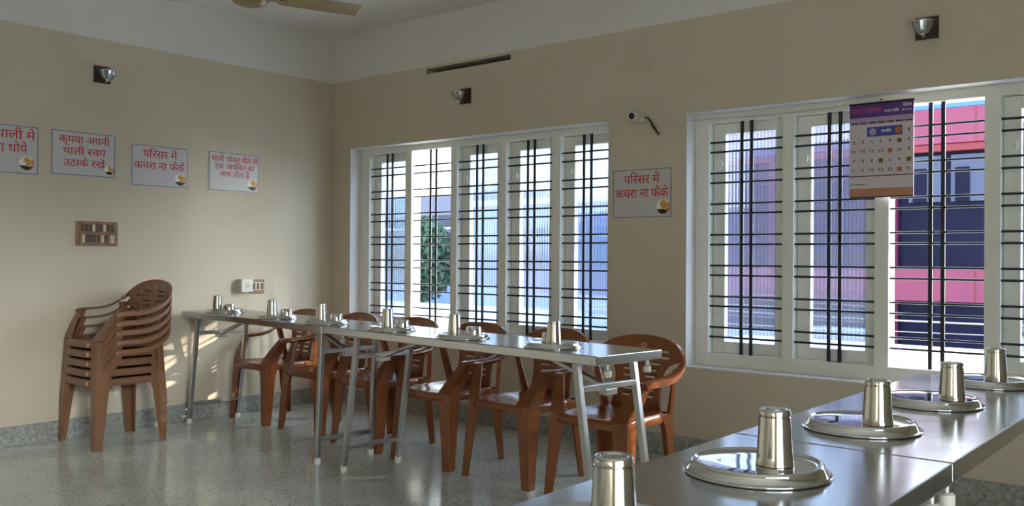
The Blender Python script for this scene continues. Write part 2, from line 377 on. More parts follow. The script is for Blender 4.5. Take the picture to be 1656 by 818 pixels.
MB().box(-7.0, -3.2, -.1, 3.2, 2.15, 2.25).build('roof_slab', 'concrete', hs)
MB().box(-5.6, -4.9, .04, .12, .9, 1.7).build('window', 'navy_glass', hs)
hs2 = thing('house', 'low house with dark sloping roof seen through the open light', 'house', (0, 13, 0))
MB().box(-16, -9.5, .3, 4, -3, 1.9).build('wall', 'house', hs2)
MB().loft([[(-16.3, 0, 2.25), (-16.3, 2.2, 3.0), (-16.3, 4.3, 2.25)], [(-9.3, 0, 2.25), (-9.3, 2.2, 3.0), (-9.3, 4.3, 2.25)]]).build('roof', 'roof_tile', hs2)
MB().box(-16.3, -9.3, 0, .4, 1.95, 2.26).build('eave', 'roof_tile', hs2)
def tree(loc, h, rad, n, label, seed, zlo):
    rnd = random.Random(seed)
    t = thing('tree', label, 'tree', loc, group='trees outside the open light')
    MB().tube([(0, 0, -3), (.05, 0, -1), (-.05, .05, zlo+.3), (0, 0, h*.8)], [.12, .1, .07, .03], 8).build('trunk', 'bark', t, 60)
    b = MB()
    for i in range(n):
        while True:
            p = Vector((rnd.uniform(-1, 1), rnd.uniform(-1, 1), rnd.uniform(-1, 1)))
            if .35 < p.length < 1: break
        p = Vector((p.x*rad, p.y*rad, zlo+(h-zlo)*(p.z*.5+.5))); s = rnd.uniform(.05, .1)
        a = Vector((rnd.gauss(0, 1), rnd.gauss(0, 1), rnd.gauss(0, 1))).normalized(); c = a.orthogonal().normalized()
        b.add([p-a*s, p+c*s*.45, p+a*s*1.2, p-c*s*.45], [(0, 1, 2, 3)])
    b.build('foliage', 'leaf', t)
tree((-7.7, 8.6, 0), 1.95, .75, 2600, 'dark bushy tree below the dark roof in the open light', 1, .2)
tree((-9.35, 9.9, 0), 1.7, .7, 1800, 'smaller dark tree beside the bushy one in the open light', 2, .2)
tree((-8.7, 12.1, 0), 3.6, .6, 700, 'tall thin tree rising above the dark roof', 3, 2.0)
# unseen slab on columns, added to keep the low sun off the upper windows
fl = MB().box(11, 26, 20, 20.6, 9.72, 10.75); fl.box(25, 25.8, 20, 20.6, -3, 9.72); fl.box(11.2, 12, 20, 20.6, -3, 9.72)
tag(fl.build('sun_blocker', 'grey_concrete'), 'unseen concrete slab added to block the low sun', 'sun blocker', kind='structure')

# ------------------------------------------------------------------ folding steel tables
def make_table(name, label, corner, ux, L, Wd, group, legs):
    """corner: front corner at the 'start' end; ux: unit direction along the length; local x along, y across (back)."""
    ang = math.atan2(ux[1], ux[0])
    root = thing(name, label, 'table', (corner[0], corner[1], 0), ang, group)
    side = -1 if legs.get('flip') else 1          # local +y must point to the back edge
    Y = lambda y: side*y
    b = MB(); y0, y1 = sorted((0, Y(Wd)))
    b.box(0, L, y0, y1, .712, .75)
    b.build('tabletop', 'steel_top', root, bevel=.004)
    for xt, xf in legs['x']:
        dirn = 1 if xt > L/2 else -1
        for yy in (.03, Wd-.03):
            l = MB().bar((xt, Y(yy), .712), (xf, Y(yy), .022), .027, .027, (0, 1, 0)).build('leg', 'steel_leg', root, bevel=.003)
            MB().lathe([(.0, 0), (.016, 0), (.019, .004), (.019, .03), (.015, .036), (0, .036)], 16, (xf, Y(yy), 0)).build('foot_cap', 'plastic_cap', l, 40)
        at = lambda z: xt+(xf-xt)*(.712-z)/.69
        MB().bar((at(.135), Y(.03), .135), (at(.135), Y(Wd-.03), .135), .022, .022).build('crossbar', 'steel_leg', root, bevel=.003)
        MB().bar((at(.61), Y(.03), .61), (at(.61), Y(Wd-.03), .61), .024, .024).build('crossbar', 'steel_leg', root, bevel=.003)
        br = MB().bar((at(.605), Y(Wd/2), .60), (xt-dirn*.34, Y(Wd/2), .705), .03, .018).build('brace', 'steel_leg', root, bevel=.003)
        MB().box(at(.61)-.02, at(.61)+.02, min(Y(Wd/2-.035), Y(Wd/2+.035)), max(Y(Wd/2-.035), Y(Wd/2+.035)), .575, .60).build('brace_hinge', 'steel_leg', br, bevel=.003)
    for xk in legs['knob']:
        for yy in legs.get('ky', (.1, Wd-.06)):
            kn = MB().lathe([(0, .0), (.009, 0), (.009, .03), (0, .03)], 12, (xk, Y(yy), .684)).build('fastener', 'steel_leg', root, 40)
            MB().lathe([(0, 0), (.013, 0), (.016, .003), (.016, .024), (.011, .028), (0, .028)], 16, (xk, Y(yy), .66)).build('knob', 'plastic_cap', kn, 40)
    return root
UA = Vector((-.9925, .122, 0)).normalized(); VA = Vector((.122, .9925, 0)).normalized()
CA = Vector((3.69, -1.739, 0))
make_table('folding_table', 'long narrow steel table, its end facing the five chair backs by the sign', CA, UA, 1.93, .405, 'steel dining tables by the notice wall', dict(x=[(.13, .02), (1.64, 1.755)], knob=[.03, 1.88], flip=True))
make_table('folding_table', 'narrow steel table pushed to the notice wall beside the stacked chairs', CA+UA*1.94, UA, 1.745, .405, 'steel dining tables by the notice wall', dict(x=[(.035, .075), (1.56, 1.685)], knob=[.2, 1.7], flip=True))
make_table('folding_table', 'far steel table with three thalis by the barred window', Vector((5.19, -2.79, 0)), Vector((0, 1, 0)), 1.35, .432, 'steel dining tables near the calendar', dict(x=[(.06, .04), (1.2, 1.3)], knob=[.03, 1.3], ky=(.02, .4)))
make_table('folding_table', 'nearest steel table in the bottom right corner', Vector((5.19, -4.60, 0)), Vector((0, 1, 0)), 1.805, .432, 'steel dining tables near the calendar', dict(x=[(.2, .1), (1.62, 1.72)], knob=[.05, 1.74], ky=(.02, .4)))
for o in list(C.objects):
    if o.get('label') == 'long narrow steel table, its end facing the five chair backs by the sign': o['label'] = 'long steel table with chairs tucked along its window side'

# ------------------------------------------------------------------ steel tableware
def arc(cx, cz, r, a0, a1, n): return [(cx+r*math.cos(math.radians(a0+(a1-a0)*i/n)), cz+r*math.sin(math.radians(a0+(a1-a0)*i/n))) for i in range(n+1)]
def plate_mesh():
    R = .126
    p = [(R-.005, 0.0005)] + arc(R-.0022, .0026, .0022, -90, 90, 6) + [(R-.0055, .0050), (R-.0075, .0066), (R-.0125, .0155)] + arc(R-.0185, .0160, .0058, 0, 85, 5) + [(R-.0205, .0213), (R-.0235, .0192), (R-.029, .0180), (R*.5, .0173), (.001, .0170)]
    return MB().lathe(p, 64)
def tumbler_mesh(h=.096):
    rb, rt_ = .0325, .0268
    p = [(rb-.0014, 0), (rb, .0012), (rb, .0026), (rb-.0008, .0045)]
    for i in range(1, 6): q = i/6; p.append((rb-.0008+(rt_-rb+.0008)*q**.85, .0045+(h-.021)*q))
    p += [(rt_-.0002, h-.0135), (rt_-.0022, h-.0125), (rt_-.0022, h-.0112), (rt_-.0002, h-.0102), (rt_-.0003, h-.005)] + arc(rt_-.0045, h-.0042, .004, 10, 90, 4) + [(rt_-.008, h-.0008), (rt_-.0095, h-.003), (.001, h-.0035)]
    return MB().lathe(p, 48)
def katori_mesh():
    p = [(.0385, .0), (.0400, .0012), (.0398, .0030), (.0380, .0042), (.0368, .016), (.0352, .030), (.033, .0355), (.030, .0375), (.027, .0375), (.0255, .0362), (.001, .0360)]
    return MB().lathe(p, 40)
pm = plate_mesh().build('thali_plate', 'steel_ware', None, 30); tm = tumbler_mesh().build('tumbler', 'steel_ware2', None, 30); km = katori_mesh().build('katori', 'steel_ware', None, 30)
used = set()
def put(src, x, y, z, label, cat, group, rot=0):
    if src.name in used: o = src.copy(); C.objects.link(o)
    else: o = src; used.add(src.name)
    o.location = (x, y, z); o.rotation_euler = (0, 0, rot); tag(o, label, cat, group); return o
ZT = .7503
RV = (math.cos(YAW), math.sin(YAW))
def beside(p, dr, df): return (p[0]+RV[0]*dr-RV[1]*df, p[1]+RV[1]*dr+RV[0]*df)
near = [(beside((4.99, -3.625), .01, .05), beside((4.99, -3.625), .012, .040), 'at the bottom edge of the photo, nearest of all'),
        (beside((4.968, -3.120), 0, .03), beside((4.968, -3.120), .026, .013), 'before the table seam, second nearest'),
        (beside((4.960, -2.590), .01, .035), beside((4.960, -2.590), .029, -.008), 'just past the table seam'),
        (beside((4.985, -2.115), 0, .03), beside((4.985, -2.115), .036, -.01), 'second from the far end of the near tables'),
        (beside((5.000, -1.600), 0, .012), beside((5.000, -1.600), .008, -.02), 'at the far end of the near tables, before the open light')]
far = [((.375, -1.185), (.376, -1.243), (.478, -1.195), 'beside the notice wall'),
       ((1.095, -1.300), (1.13, -1.372), (1.140, -1.232), 'second from the notice wall'),
       ((1.64, -1.37), (1.665, -1.425), (1.697, -1.33), 'just past the seam of the window-side tables'),
       ((2.245, -1.44), (2.27, -1.49), (2.32, -1.41), 'fourth from the notice wall'),
       ((2.80, -1.515), (2.795, -1.565), (2.885, -1.495), 'second from the free end of the window-side tables'),
       ((3.352, -1.560), (3.385, -1.60), (3.285, -1.50), 'at the free end of the window-side tables')]
for (p, g, where) in near:
    put(pm, *p, ZT, 'upturned steel thali '+where, 'plate', 'thalis on the near tables')
    put(tm, *g, ZT+.0172, 'upturned steel tumbler '+where, 'tumbler', 'tumblers on the near tables')
def within(p, q, lim):
    d = math.hypot(q[0]-p[0], q[1]-p[1]); k_ = min(1, lim/max(d, 1e-6)); return (p[0]+(q[0]-p[0])*k_, p[1]+(q[1]-p[1])*k_)
for (p, g, kx, where) in far:
    g = within(p, g, .056); kx = within(p, kx, .058)
    put(pm, *p, ZT, 'upturned steel thali '+where, 'plate', 'thalis on the window-side tables')
    put(tm, *g, ZT+.0172, 'upturned steel tumbler '+where, 'tumbler', 'tumblers on the window-side tables')
    put(km, *kx, ZT+.0174, 'small steel bowl '+where, 'bowl', 'bowls on the window-side tables')

# ------------------------------------------------------------------ plastic armchairs
def catmull(p, n):
    p = [Vector(q) for q in p]; o = []
    for i in range(len(p)-1):
        a, b_, c, d = p[max(i-1, 0)], p[i], p[i+1], p[min(i+2, len(p)-1)]
        for k_ in range(n):
            t = k_/n; o.append(.5*((2*b_)+(c-a)*t+(2*a-5*b_+4*c-d)*t*t+(3*b_-a-3*c+d)*t**3))
    return o+[p[-1]]
PATH = catmull([(.262, -.122, .560), (.266, -.103, .567), (.270, -.075, .569), (.273, -.03, .570), (.2765, .02, .572), (.279, .07, .579), (.2785, .115, .593), (.274, .155, .615), (.263, .186, .642),
                (.242, .209, .672), (.210, .231, .700), (.165, .248, .722), (.110, .259, .735), (.055, .265, .741), (0, .267, .743)], 4)
NA = 33                                        # rings that belong to the armrest
def wz(z):
    T_ = [(.37, .152), (.42, .143), (.47, .138), (.52, .138), (.56, .141), (.585, .150), (.605, .166), (.620, .195), (.632, .230), (.642, .263)]
    if z > .642:
        for a_, c_ in zip(PATH[-26:], PATH[-25:]):
            if a_.z <= z <= c_.z: return max(.003, a_.x+(c_.x-a_.x)*(z-a_.z)/max(1e-6, c_.z-a_.z))
        return .003
    for (a, b_), (c, d) in zip(T_, T_[1:]):
        if a <= z <= c: return b_+(d-b_)*(z-a)/(c-a)
    return T_[0][1]
def yb(z, x): return .182+(z-.40)*.25-.75*x*x*min(1, max(.25, (z-.4)/.2))
def L_ring(cx, cy, z, sx, sy, a, b_, t):
    # L profile whose outer corner is (cx, cy); flange a along x, b along y, both turned inward
    return [(cx, cy, z), (cx-sx*a, cy, z), (cx-sx*a, cy-sy*t, z), (cx-sx*t, cy-sy*t, z), (cx-sx*t, cy-sy*b_, z), (cx, cy-sy*b_, z)]
def sweep_path(sx): return PATH
def sweep_rings(sx):
    p = sweep_path(sx); out = []; n = len(p)
    for i, q in enumerate(p):
        T_ = ((p[i+1] if i+1 < n else Vector((-p[n-2].x, p[n-2].y, p[n-2].z)))-p[max(i-1, 0)]).normalized()
        O = Vector((T_.y, -T_.x, 0)).normalized(); O = (O-T_*O.dot(T_)).normalized(); Nn = O.cross(T_).normalized()
        if Nn.z < 0: Nn = -Nn
        f = min(1, max(0, (i-16)/20)); f = f*f*(3-2*f)
        wi, wo, lip = .042*(1-f)+.004*f, .011*(1-f)+.017*f, .024*(1-f)+.016*f
        a = [q-O*wi-Nn*.0025, q-O*wi+Nn*.0025, q+Nn*.005, q+O*wo+Nn*.001, q+O*(wo+.001)-Nn*lip, q+O*(wo-.003)-Nn*lip, q+O*(wo-.0045)-Nn*.004]
        out.append([Vector((sx*v.x, v.y, v.z)) for v in a])
    return out
def loft_part(b, i0, i1, sx): b.loft(sweep_rings(sx)[i0:i1])
def make_chair(label, group, mm, name='plastic_armchair'):
    root = thing(name, label, 'chair', (0, 0, 0), 0, group)
    n = 56; rings = []
    def outline(s, z, grow=0):
        r = []
        for q in range(n):
            a = 2*math.pi*q/n; ca, sa = math.cos(a), math.sin(a); ex = 2/5
            x = math.copysign(abs(ca)**ex, ca); y = math.copysign(abs(sa)**ex, sa)
            hw = .212+(-.02)*(y*.5+.5)
            bow = -.016*(1-x*x) if y < 0 else 0
            r.append((x*s*(hw+grow), -.008+y*s*(.200+grow)+bow*max(0, s*1.2-.2), z))
        return r
    for s, z in ((.02, .385), (.3, .386), (.6, .389), (.8, .393), (.92, .398), (.975, .4)): rings.append(outline(s, z))
    rings.append(outline(1, .397)); rings.append(outline(1, .389, .004)); rings.append(outline(1, .360, .009))
    b = MB().loft(rings, cap=False); b.f.append(tuple(range(n-1, -1, -1))); b.mi.append(0)
    b.build('seat', mm, root, 50, solid=.0035)
    # legs
    for sx in (-1, 1):
        rr = []
        for q in range(11):
            u = q/10; z = .397*u
            rr.append(L_ring(sx*(.245-.022*u), -.225+.022*u, z, sx, -1, .050+.038*u+.03*max(0, (u-.80)/.2)**2, .046+.03*u+.03*max(0, (u-.80)/.2)**2, .0035))
        MB().loft(rr).build('leg', mm, root, 30, bevel=.0015)
        rr = []
        for q in range(11):
            u = q/10; z = .397*u
            rr.append(L_ring(sx*(.222-.020*u), .222-.026*u, z, sx, 1, .046+.03*u+.035*max(0, (u-.80)/.2)**2, .042+.025*u+.03*max(0, (u-.80)/.2)**2, .0035))
        MB().loft(rr).build('leg', mm, root, 30, bevel=.0015)
    # armrests: front post + sweeping arm
    for sx in (-1, 1):
        rr = []
        for q in range(8):
            u = q/7; z = .40+.165*u; yy = -.203+.095*u**1.15
            rr.append(L_ring(sx*(.223+.043*u), yy, z, sx, -1, .090-.042*u, .080-.03*u, .0038))
        b = MB().loft(rr)
        loft_part(b, 0, NA+1, sx); b.build('armrest', mm, root, 40)
        # rear post rising from the back leg to the arm
        b = MB()
        pr = []
        for q in range(6):
            u = q/5; z = .39+.215*u
            cx, cy = sx*(.204+.045*u), .200-.03*u
            pr.append([(cx, cy, z), (cx-sx*.034+sx*.01*u, cy+.004, z), (cx-sx*.034+sx*.01*u, cy, z), (cx-sx*.004, cy-.004, z), (cx-sx*.004, cy-.03, z), (cx, cy-.03, z)])
        b.loft(pr).build('back_post', mm, root, 30)
    # backrest shell with slits
    slits = [.452, .483, .514, .545, .576, .607, .640, .668]
    zr = [.375]
    for s_ in slits: zr += [s_, s_+.0095]
    zr = sorted(set(zr+[.622, .636, .655, .665, .68, .694, .706, .716, .725, .732, .737, .7405, .7425]))
    us = [-1, -.9, -.8, -.66, -.5, -.36, -.2, -.1, 0, .1, .2, .36, .5, .66, .8, .9, 1]
    b = MB(); vs = []
    for z in zr:
        for u in us:
            x = u*wz(z); vs.append((x, yb(z, x), z))
    fs = []
    for i in range(len(zr)-1):
        for j in range(len(us)-1):
            um = abs(us[j]+us[j+1])/2
            if any(abs(zr[i]-s_) < 1e-6 for s_ in slits) and .2 < um < .66: continue
            q = i*len(us)+j; fs.append((q, q+1, q+1+len(us), q+len(us)))
    b.add(vs, fs); b.build('backrest', mm, root, 40, solid=.0045)
    # rolled rim over the arch, one sweep with the arms
    b = MB(); rl = sweep_rings(1)[NA:]; rr_ = sweep_rings(-1)[NA:]
    b.loft(rl+list(reversed([list(r) for r in rr_]))[1:]).build('back_rim', mm, root, 40)
    b = MB().lathe([(.0105, -.001), (.0105, .0015), (.0145, .0015), (.0145, -.001)], 20, (0, 0, 0), axis='y')
    b.add([(-.005, -.0012, -.005), (.005, -.0012, -.005), (.0, -.0012, .006)], [(0, 1, 2)])
    o = b.build('emblem', 'emblem', root, 40); o.location = (0, yb(.697, 0)-.0028, .697); o.scale = (1.25, 1, .8); o.rotation_euler = (-.24, 0, 0)
    return root
proto = make_chair('', 'brown plastic armchairs along the window-side tables', 'chair')
proto.scale = (.97, 1, 1)
RA = -.09
seats = [(.36, -.765, 'brown plastic armchair nearest the notice wall, tucked at the table'),
         (.95, -.79, 'brown plastic armchair second from the notice wall, tucked at the table'),
         (1.545, -.845, 'brown plastic armchair behind the folded legs at the table seam'),
         (2.135, -.90, 'brown plastic armchair fourth from the notice wall, shiny seat'),
         (2.70, -.925, 'brown plastic armchair fifth from the notice wall, slotted back facing the table'),
         (3.28, -.99, 'brown plastic armchair at the free table end, slotted back in full view')]
for i, (x, y, lab) in enumerate(seats):
    if i == 0: proto.location = (x, y, 0); proto.rotation_euler = (0, 0, RA); proto['label'] = lab
    else: dup(proto, (x, y, 0), RA+(.0, .0, -.02, .03, .0, .05)[i], lab)
st = make_chair('', 'stacked armchairs by the notice wall', 'chair_old')
MB().lathe([(.001, -.003), (.012, -.003), (.013, .0), (.012, .002), (.001, .002)], 16, (.135, -.224, .378), axis='y').build('seat_peg', 'emblem', st, 40)
order = ['bottom chair of the brown armchair stack by the notice wall', 'second chair from the bottom of the brown armchair stack', 'middle chair of the brown armchair stack by the wall', 'second chair from the top of the brown armchair stack', 'topmost chair of the brown armchair stack, its seat open']
for i, lab in enumerate(order):
    loc = (.275, -1.875+.001*i, .0555*i)
    if i == 0: st.location = loc; st.rotation_euler = (0, 0, -.03); st['label'] = lab
    else: dup(st, loc, -.03, lab)

# ------------------------------------------------------------------ lettering
def text_piece(s, clip=False):
    cu = bpy.data.curves.new('lettering', 'FONT'); cu.body = s; cu.size = 1.0; cu.resolution_u = 3; cu.offset = 0.0
    ob = bpy.data.objects.new('lettering', cu); C.objects.link(ob)
    dg = bpy.context.evaluated_depsgraph_get()
    me = bpy.data.meshes.new_from_object(ob.evaluated_get(dg))
    bm = bmesh.new(); bm.from_mesh(me)
    if clip:                                    # half form of the letter: the right-hand stem goes
        xs = [v.co.x for v in bm.verts]
        bmesh.ops.bisect_plane(bm, geom=bm.verts[:]+bm.edges[:]+bm.faces[:], plane_co=(min(xs)+(max(xs)-min(xs))*clip, 0, 0), plane_no=(1, 0, 0), clear_outer=True)
    bm.verts.index_update()
    vs = [v.co.copy() for v in bm.verts]; fs = [[v.index for v in f.verts] for f in bm.faces]
    bm.free(); bpy.data.objects.remove(ob); bpy.data.curves.remove(cu); bpy.data.meshes.remove(me)
    return vs, fs
def line_mesh(pieces):
    """pieces: strings or (string, clip fraction); set side by side on one headline"""
    V, F_, x = [], [], 0
    for pc in pieces:
        s, clip = pc if isinstance(pc, tuple) else (pc, False)
        sp = len(s)-len(s.lstrip(' ')); x += .26*sp
        vs, fs = text_piece(s.strip(' '), clip)
        if not vs: continue
        x0 = min(v.x for v in vs); o_ = len(V)
        V += [Vector((v.x-x0+x, v.y, 0)) for v in vs]; F_ += [[i+o_ for i in f] for f in fs]
        x = max(v.x for v in V)-.004
        x += .26*(len(s)-len(s.rstrip(' ')))
    return V, F_
def letters(b, pieces, u0, u1, head, hgt, bold=.022, z=0.0):
    """fit a line between u0 and u1 (metres, local x); head: height of the headline; hgt: letter height below the headline"""
    V, F_ = line_mesh(pieces)
    xs = [v.x for v in V]; sx = (u1-u0)/(max(xs)-min(xs)); HL = .62; sy = hgt/HL
    for k_, dx in enumerate((-bold/2, -bold/6, bold/6, bold/2)):
        b.add([(u0+(v.x-min(xs)+dx)*sx, head+(v.y-HL)*sy, z+k_*.00004) for v in V], F_)
def local_frame(o, origin, wall):
    o.location = origin
    o.rotation_euler = (math.pi/2, 0, math.pi/2) if wall == 'left' else (math.pi/2, 0, 0)
def make_sign(origin, wall, w_, h_, lines, logo, label):
    root = thing('notice', label, 'sign', group='red-lettered notices'); local_frame(root, origin, wall)
    MB().box(0, w_, 0, h_, -.002, 0).build('sheet', 'paper', root)
    b = MB(); t, i_ = .0035, .004
    for x0, x1, y0, y1 in ((i_, w_-i_, i_, i_+t), (i_, w_-i_, h_-i_-t, h_-i_), (i_, i_+t, i_, h_-i_), (w_-i_-t, w_-i_, i_, h_-i_)): b.box(x0, x1, y0, y1, 0, .0004)
    b.build('border_line', 'ink_blue', root)
    b = MB()
    for pieces, f0, f1, hd, hh in lines: letters(b, pieces, f0*w_, f1*w_, h_*(1-hd), hh*h_, z=.0005)
    b.build('lettering', 'ink_red', root)
    lx, ly, r = logo[0]*w_, h_*(1-logo[1]), logo[2]*w_
    disc = lambda r0, a0, a1, z, n=24: [(lx+r0*math.cos(math.radians(a0+(a1-a0)*q/n)), ly+r0*math.sin(math.radians(a0+(a1-a0)*q/n)), z) for q in range(n+1)]
    em = MB(); em.add(disc(r, 0, 345, .0006), [tuple(range(25))]); em = em.build('emblem', 'white', root)
    b = MB(); p = disc(r*.97, 200, 340, .0008); b.add(p, [tuple(range(25))]); b.build('emblem_base', 'black', em)
    b = MB()
    b.add([(lx+r*x, ly+r*y, .001) for x, y in ((-.3, .75), (.1, .95), (.35, .7), (.7, .45), (.95, .1), (.6, -.05), (.75, -.35), (.3, -.5), (.05, -.25), (-.25, -.4), (-.15, .1), (-.5, .3))], [tuple(range(12))])
    b.build('emblem_figure', 'gold', em)
    b = MB()
    for a0, a1, r0, r1 in ((-50, 30, .8, 1.0),):
        pa = [(lx+r*rr_*math.cos(math.radians(a)), ly+r*rr_*math.sin(math.radians(a)), .0011) for rr_, seq in ((r1, range(a0, a1+1, 10)), (r0, range(a1, a0-1, -10))) for a in seq]
        b.add(pa, [tuple(range(len(pa)))])
    b.build('emblem_flame', 'orange', em)
    return root
HALF_SA = ('स', .70)
s1 = [(['थाली मे'], .40, .95, .12, .16), (['हाथ ना धोये'], .06, .84, .40, .16)]
s2 = [(['कृपया अपनी'], .12, .90, .12, .145), (['थाली ', HALF_SA, 'वयं'], .18, .84, .38, .145), (['उठाके रखें'], .18, .83, .64, .145)]
s3 = [(['पर', 'ि'] and ['पिरसर मे'], .20, .80, .14, .16), (['कचरा ना फेंके'], .05, .94, .42, .16)]
s4 = [(['थाली धोकर पीने से'], .06, .96, .12, .13), (['एक आयंिबल का'], .12, .90, .31, .13), (['लाभ होता है'], .22, .80, .50, .13)]
make_sign((.003, -2.612, 1.592), 'left', .40, .286, s1, (.83, .77, .105), 'red-lettered notice cut off by the edge of the photo')
make_sign((.003, -2.141, 1.606), 'left', .40, .274, s2, (.90, .82, .075), 'three-line red notice between the cut-off notice and the two-line one')
make_sign((.003, -1.638, 1.572), 'left', .402, .272, s3, (.86, .79, .10), 'two-line red notice on the wall of the switchboard')
make_sign((.003, -1.080, 1.575), 'left', .409, .275, s4, (.87, .79, .10), 'red notice with the smallest lettering, closest to the room corner')
make_sign((2.621, -.003, 1.358), 'right', .40, .289, s3, (.86, .78, .11), 'two-line red notice on the pier between the windows')

# ------------------------------------------------------------------ calendar
cl = thing('wall_calendar', 'purple-headed date calendar hanging before the second window', 'calendar')
local_frame(cl, (3.998, .088, 1.434), 'right')
CW, CH = .311, .477
b = MB(); nn = 8
b.box(0, CW, 0, CH, -.004, 0); b.build('page', 'cal_page', cl)
fy = lambda f: CH*(1-f)
def patch(name, x0, x1, f0, f1, mm, z=.0004, parent=cl): return MB().box(x0*CW, x1*CW, fy(f1), fy(f0), 0, z).build(name, mm, parent)
hd = patch('header', 0, 1, 0, .15, 'purple'); patch('month_band', 0, 1, .15, .225, 'lilac')
MB().box(-.002, CW+.002, CH-.006, CH+.003, -.005, .003).build('hanger_strip', 'black', cl)
MB().lathe([(0, 0), (.004, 0), (.004, .012), (0, .012)], 10, (CW/2, CH+.012, -.006)).build('nail', 'black', cl, 40)
b = MB(); letters(b, ['नवपद एकासना'], .03*CW, .5*CW, fy(.055), .022, .04, .0006); b.build('title', 'pink_ink', hd)
b = MB(); letters(b, ['दिसंबर'.replace('दि', 'िद')], .84*CW, .97*CW, fy(.035), .013, .04, .0006); letters(b, ['सन २०१८'], .82*CW, .97*CW, fy(.09), .010, .03, .0006)
letters(b, ['पंचांग तिथि'.replace('तिथि', 'ितिथ')], .55*CW, .78*CW, fy(.085), .012, .03, .0006); b.build('small_print', 'white', hd)
b = MB()
for i in range(7): b.box((.03+.14*i)*CW, (.14+.14*i)*CW, fy(.215), fy(.20), 0, .0008)
b.build('weekday_row', 'dark_ink', cl); patch('rule_line', 0, 1, .765, .775, 'dark_ink', .0008); patch('rule_line', .02, .25, .853, .86, 'dark_ink', .0008)
bx = patch('month_panel', .28, .83, .255, .355, 'cal_blue', .0008)
b = MB(); letters(b, ['मार्गशीर्ष'.replace('र्ग', 'ग').replace('र्ष', 'ष')], .50*CW, .66*CW, fy(.29), .014, .03, .001); b.build('panel_lettering', 'white', bx)
for x in (.37, .77): MB().lathe([(.001, .0012), (.018, .0012), (.018, .0008)], 16, (x*CW, fy(.305), 0)).build('panel_picture', 'lilac' if x < .5 else 'rust', bx)
rows = [['', '', '', '', '', '', '१'], ['३', '४', '५', '६', '७', '#o', '९'], ['१०', '११', '१२', '१३', '#r', '३०', '१'], ['२', '३', '४', '#o', '६', '७', '#o'], ['८', '९', '१०', '११', '१३', '#r', '१५']]
b = MB(); g = MB(); sq = {'#o': MB(), '#r': MB()}
for r, row in enumerate(rows):
    f = .31+.1*r
    for c, s in enumerate(row):
        x = (.07+.143*c)*CW
        if s.startswith('#'): sq[s].box(x-.011, x+.011, fy(f+.025), fy(f-.022), 0, .0008); continue
        if s: letters(b, [s], x-.005*len(s), x+.005*len(s), fy(f-.02), .017, .06, .0006)
    if r: g.box(0, CW, fy(f-.049), fy(f-.052), 0, .0005)
for c in range(1, 7): g.box((.143*c)*CW-.0006, (.143*c)*CW+.0006, fy(.76), fy(.36 if 2 <= c <= 5 else .25), 0, .0005)
b.build('date_numbers', 'dark_ink', cl); g.build('grid_lines', 'lilac', cl); sq['#o'].build('festival_marks', 'olive', cl); sq['#r'].build('festival_marks', 'rust', cl)
patch('footer_strip', 0, 1, .90, .985, 'peach'); patch('footer_edge', 0, 1, .985, 1.0, 'dark_ink')
b = MB()
for x in (.22, .80): b.box(x*CW-.0015, x*CW+.0015, fy(.985), fy(.90), 0, .0008)
b.build('footer_dividers', 'rust', cl)

# ------------------------------------------------------------------ electrics on the walls
sw = thing('switchboard', 'wide brown switchboard with two rows of switches', 'switchboard'); local_frame(sw, (.001, -1.988, 1.177), 'left')
BW, BH = .262, .152
MB().box(0, BW, 0, BH, 0, .012).build('back_board', 'brown_wood', sw, bevel=.003)
b = MB(); b.box(.018, BW-.018, .085, .138, .012, .015); b.box(.018, BW-.018, .014, .074, .012, .015); b.build('module_strip', 'brown_wood', sw)
for i, (x, mm) in enumerate(((.035, 'dark_switch'), (.060, 'dark_switch'), (.085, 'dark_switch'), (.103, 'ivory'), (.128, 'dark_switch'), (.150, 'dark_switch'), (.172, 'ivory'), (.197, 'dark_switch'), (.225, 'dark_switch'))):
    MB().box(x-.0085, x+.0085, .090, .133, .015, .019+.002*(i % 2)).build('switch', mm, sw, bevel=.002)
for i, (x, mm) in enumerate(((.040, 'ivory'), (.064, 'dark_switch'), (.086, 'dark_switch'), (.108, 'dark_switch'), (.134, 'dark_switch'), (.158, 'ivory'), (.184, 'dark_switch'), (.222, 'ivory'))):
    s = MB().box(x-(.0085 if i < 7 else .014), x+(.0085 if i < 7 else .014), .020, .068, .015, .019+.002*(i % 2)).build('switch', mm, sw, bevel=.002)
    if i == 7:
        for dx, dy in ((0, .012), (-.007, -.006), (.007, -.006)): MB().lathe([(.0005, .0216), (.0035, .0216), (.0035, .0206)], 10, (x+dx, .044+dy, 0)).build('socket_hole', 'black', s)
pb = thing('plug_box', 'white surface socket box above the table by the corner', 'socket'); local_frame(pb, (.001, -.842, .862), 'left')
MB().box(0, .098, 0, .094, 0, .05).build('body', 'plastic_cap', pb, bevel=.005)
b = MB().lathe([(.001, .0515), (.016, .0515), (.018, .0495)], 20, (.05, .048, 0)); b.build('socket_face', 'ivory', pb, 40)
for dx, dy in ((0, .009), (-.007, -.005), (.007, -.005)): MB().lathe([(.0005, .0525), (.003, .0525), (.003, .0514)], 10, (.05+dx, .048+dy, 0)).build('socket_hole', 'black', pb)
sk = thing('switch_plate', 'small brown switch plate beside the white socket box', 'switchboard'); local_frame(sk, (.001, -.742, .852), 'left')
MB().box(0, .118, 0, .100, 0, .012).build('back_board', 'brown_wood', sk, bevel=.003)
MB().box(.012, .106, .022, .080, .012, .015).build('module_strip', 'ivory', sk)
for x, mm in ((.024, 'dark_switch'), (.042, 'ivory'), (.058, 'dark_switch'), (.076, 'ivory'), (.094, 'dark_switch')):
    MB().box(x-.0065, x+.0065, .028, .074, .015, .020).build('switch', mm, sk, bevel=.002)
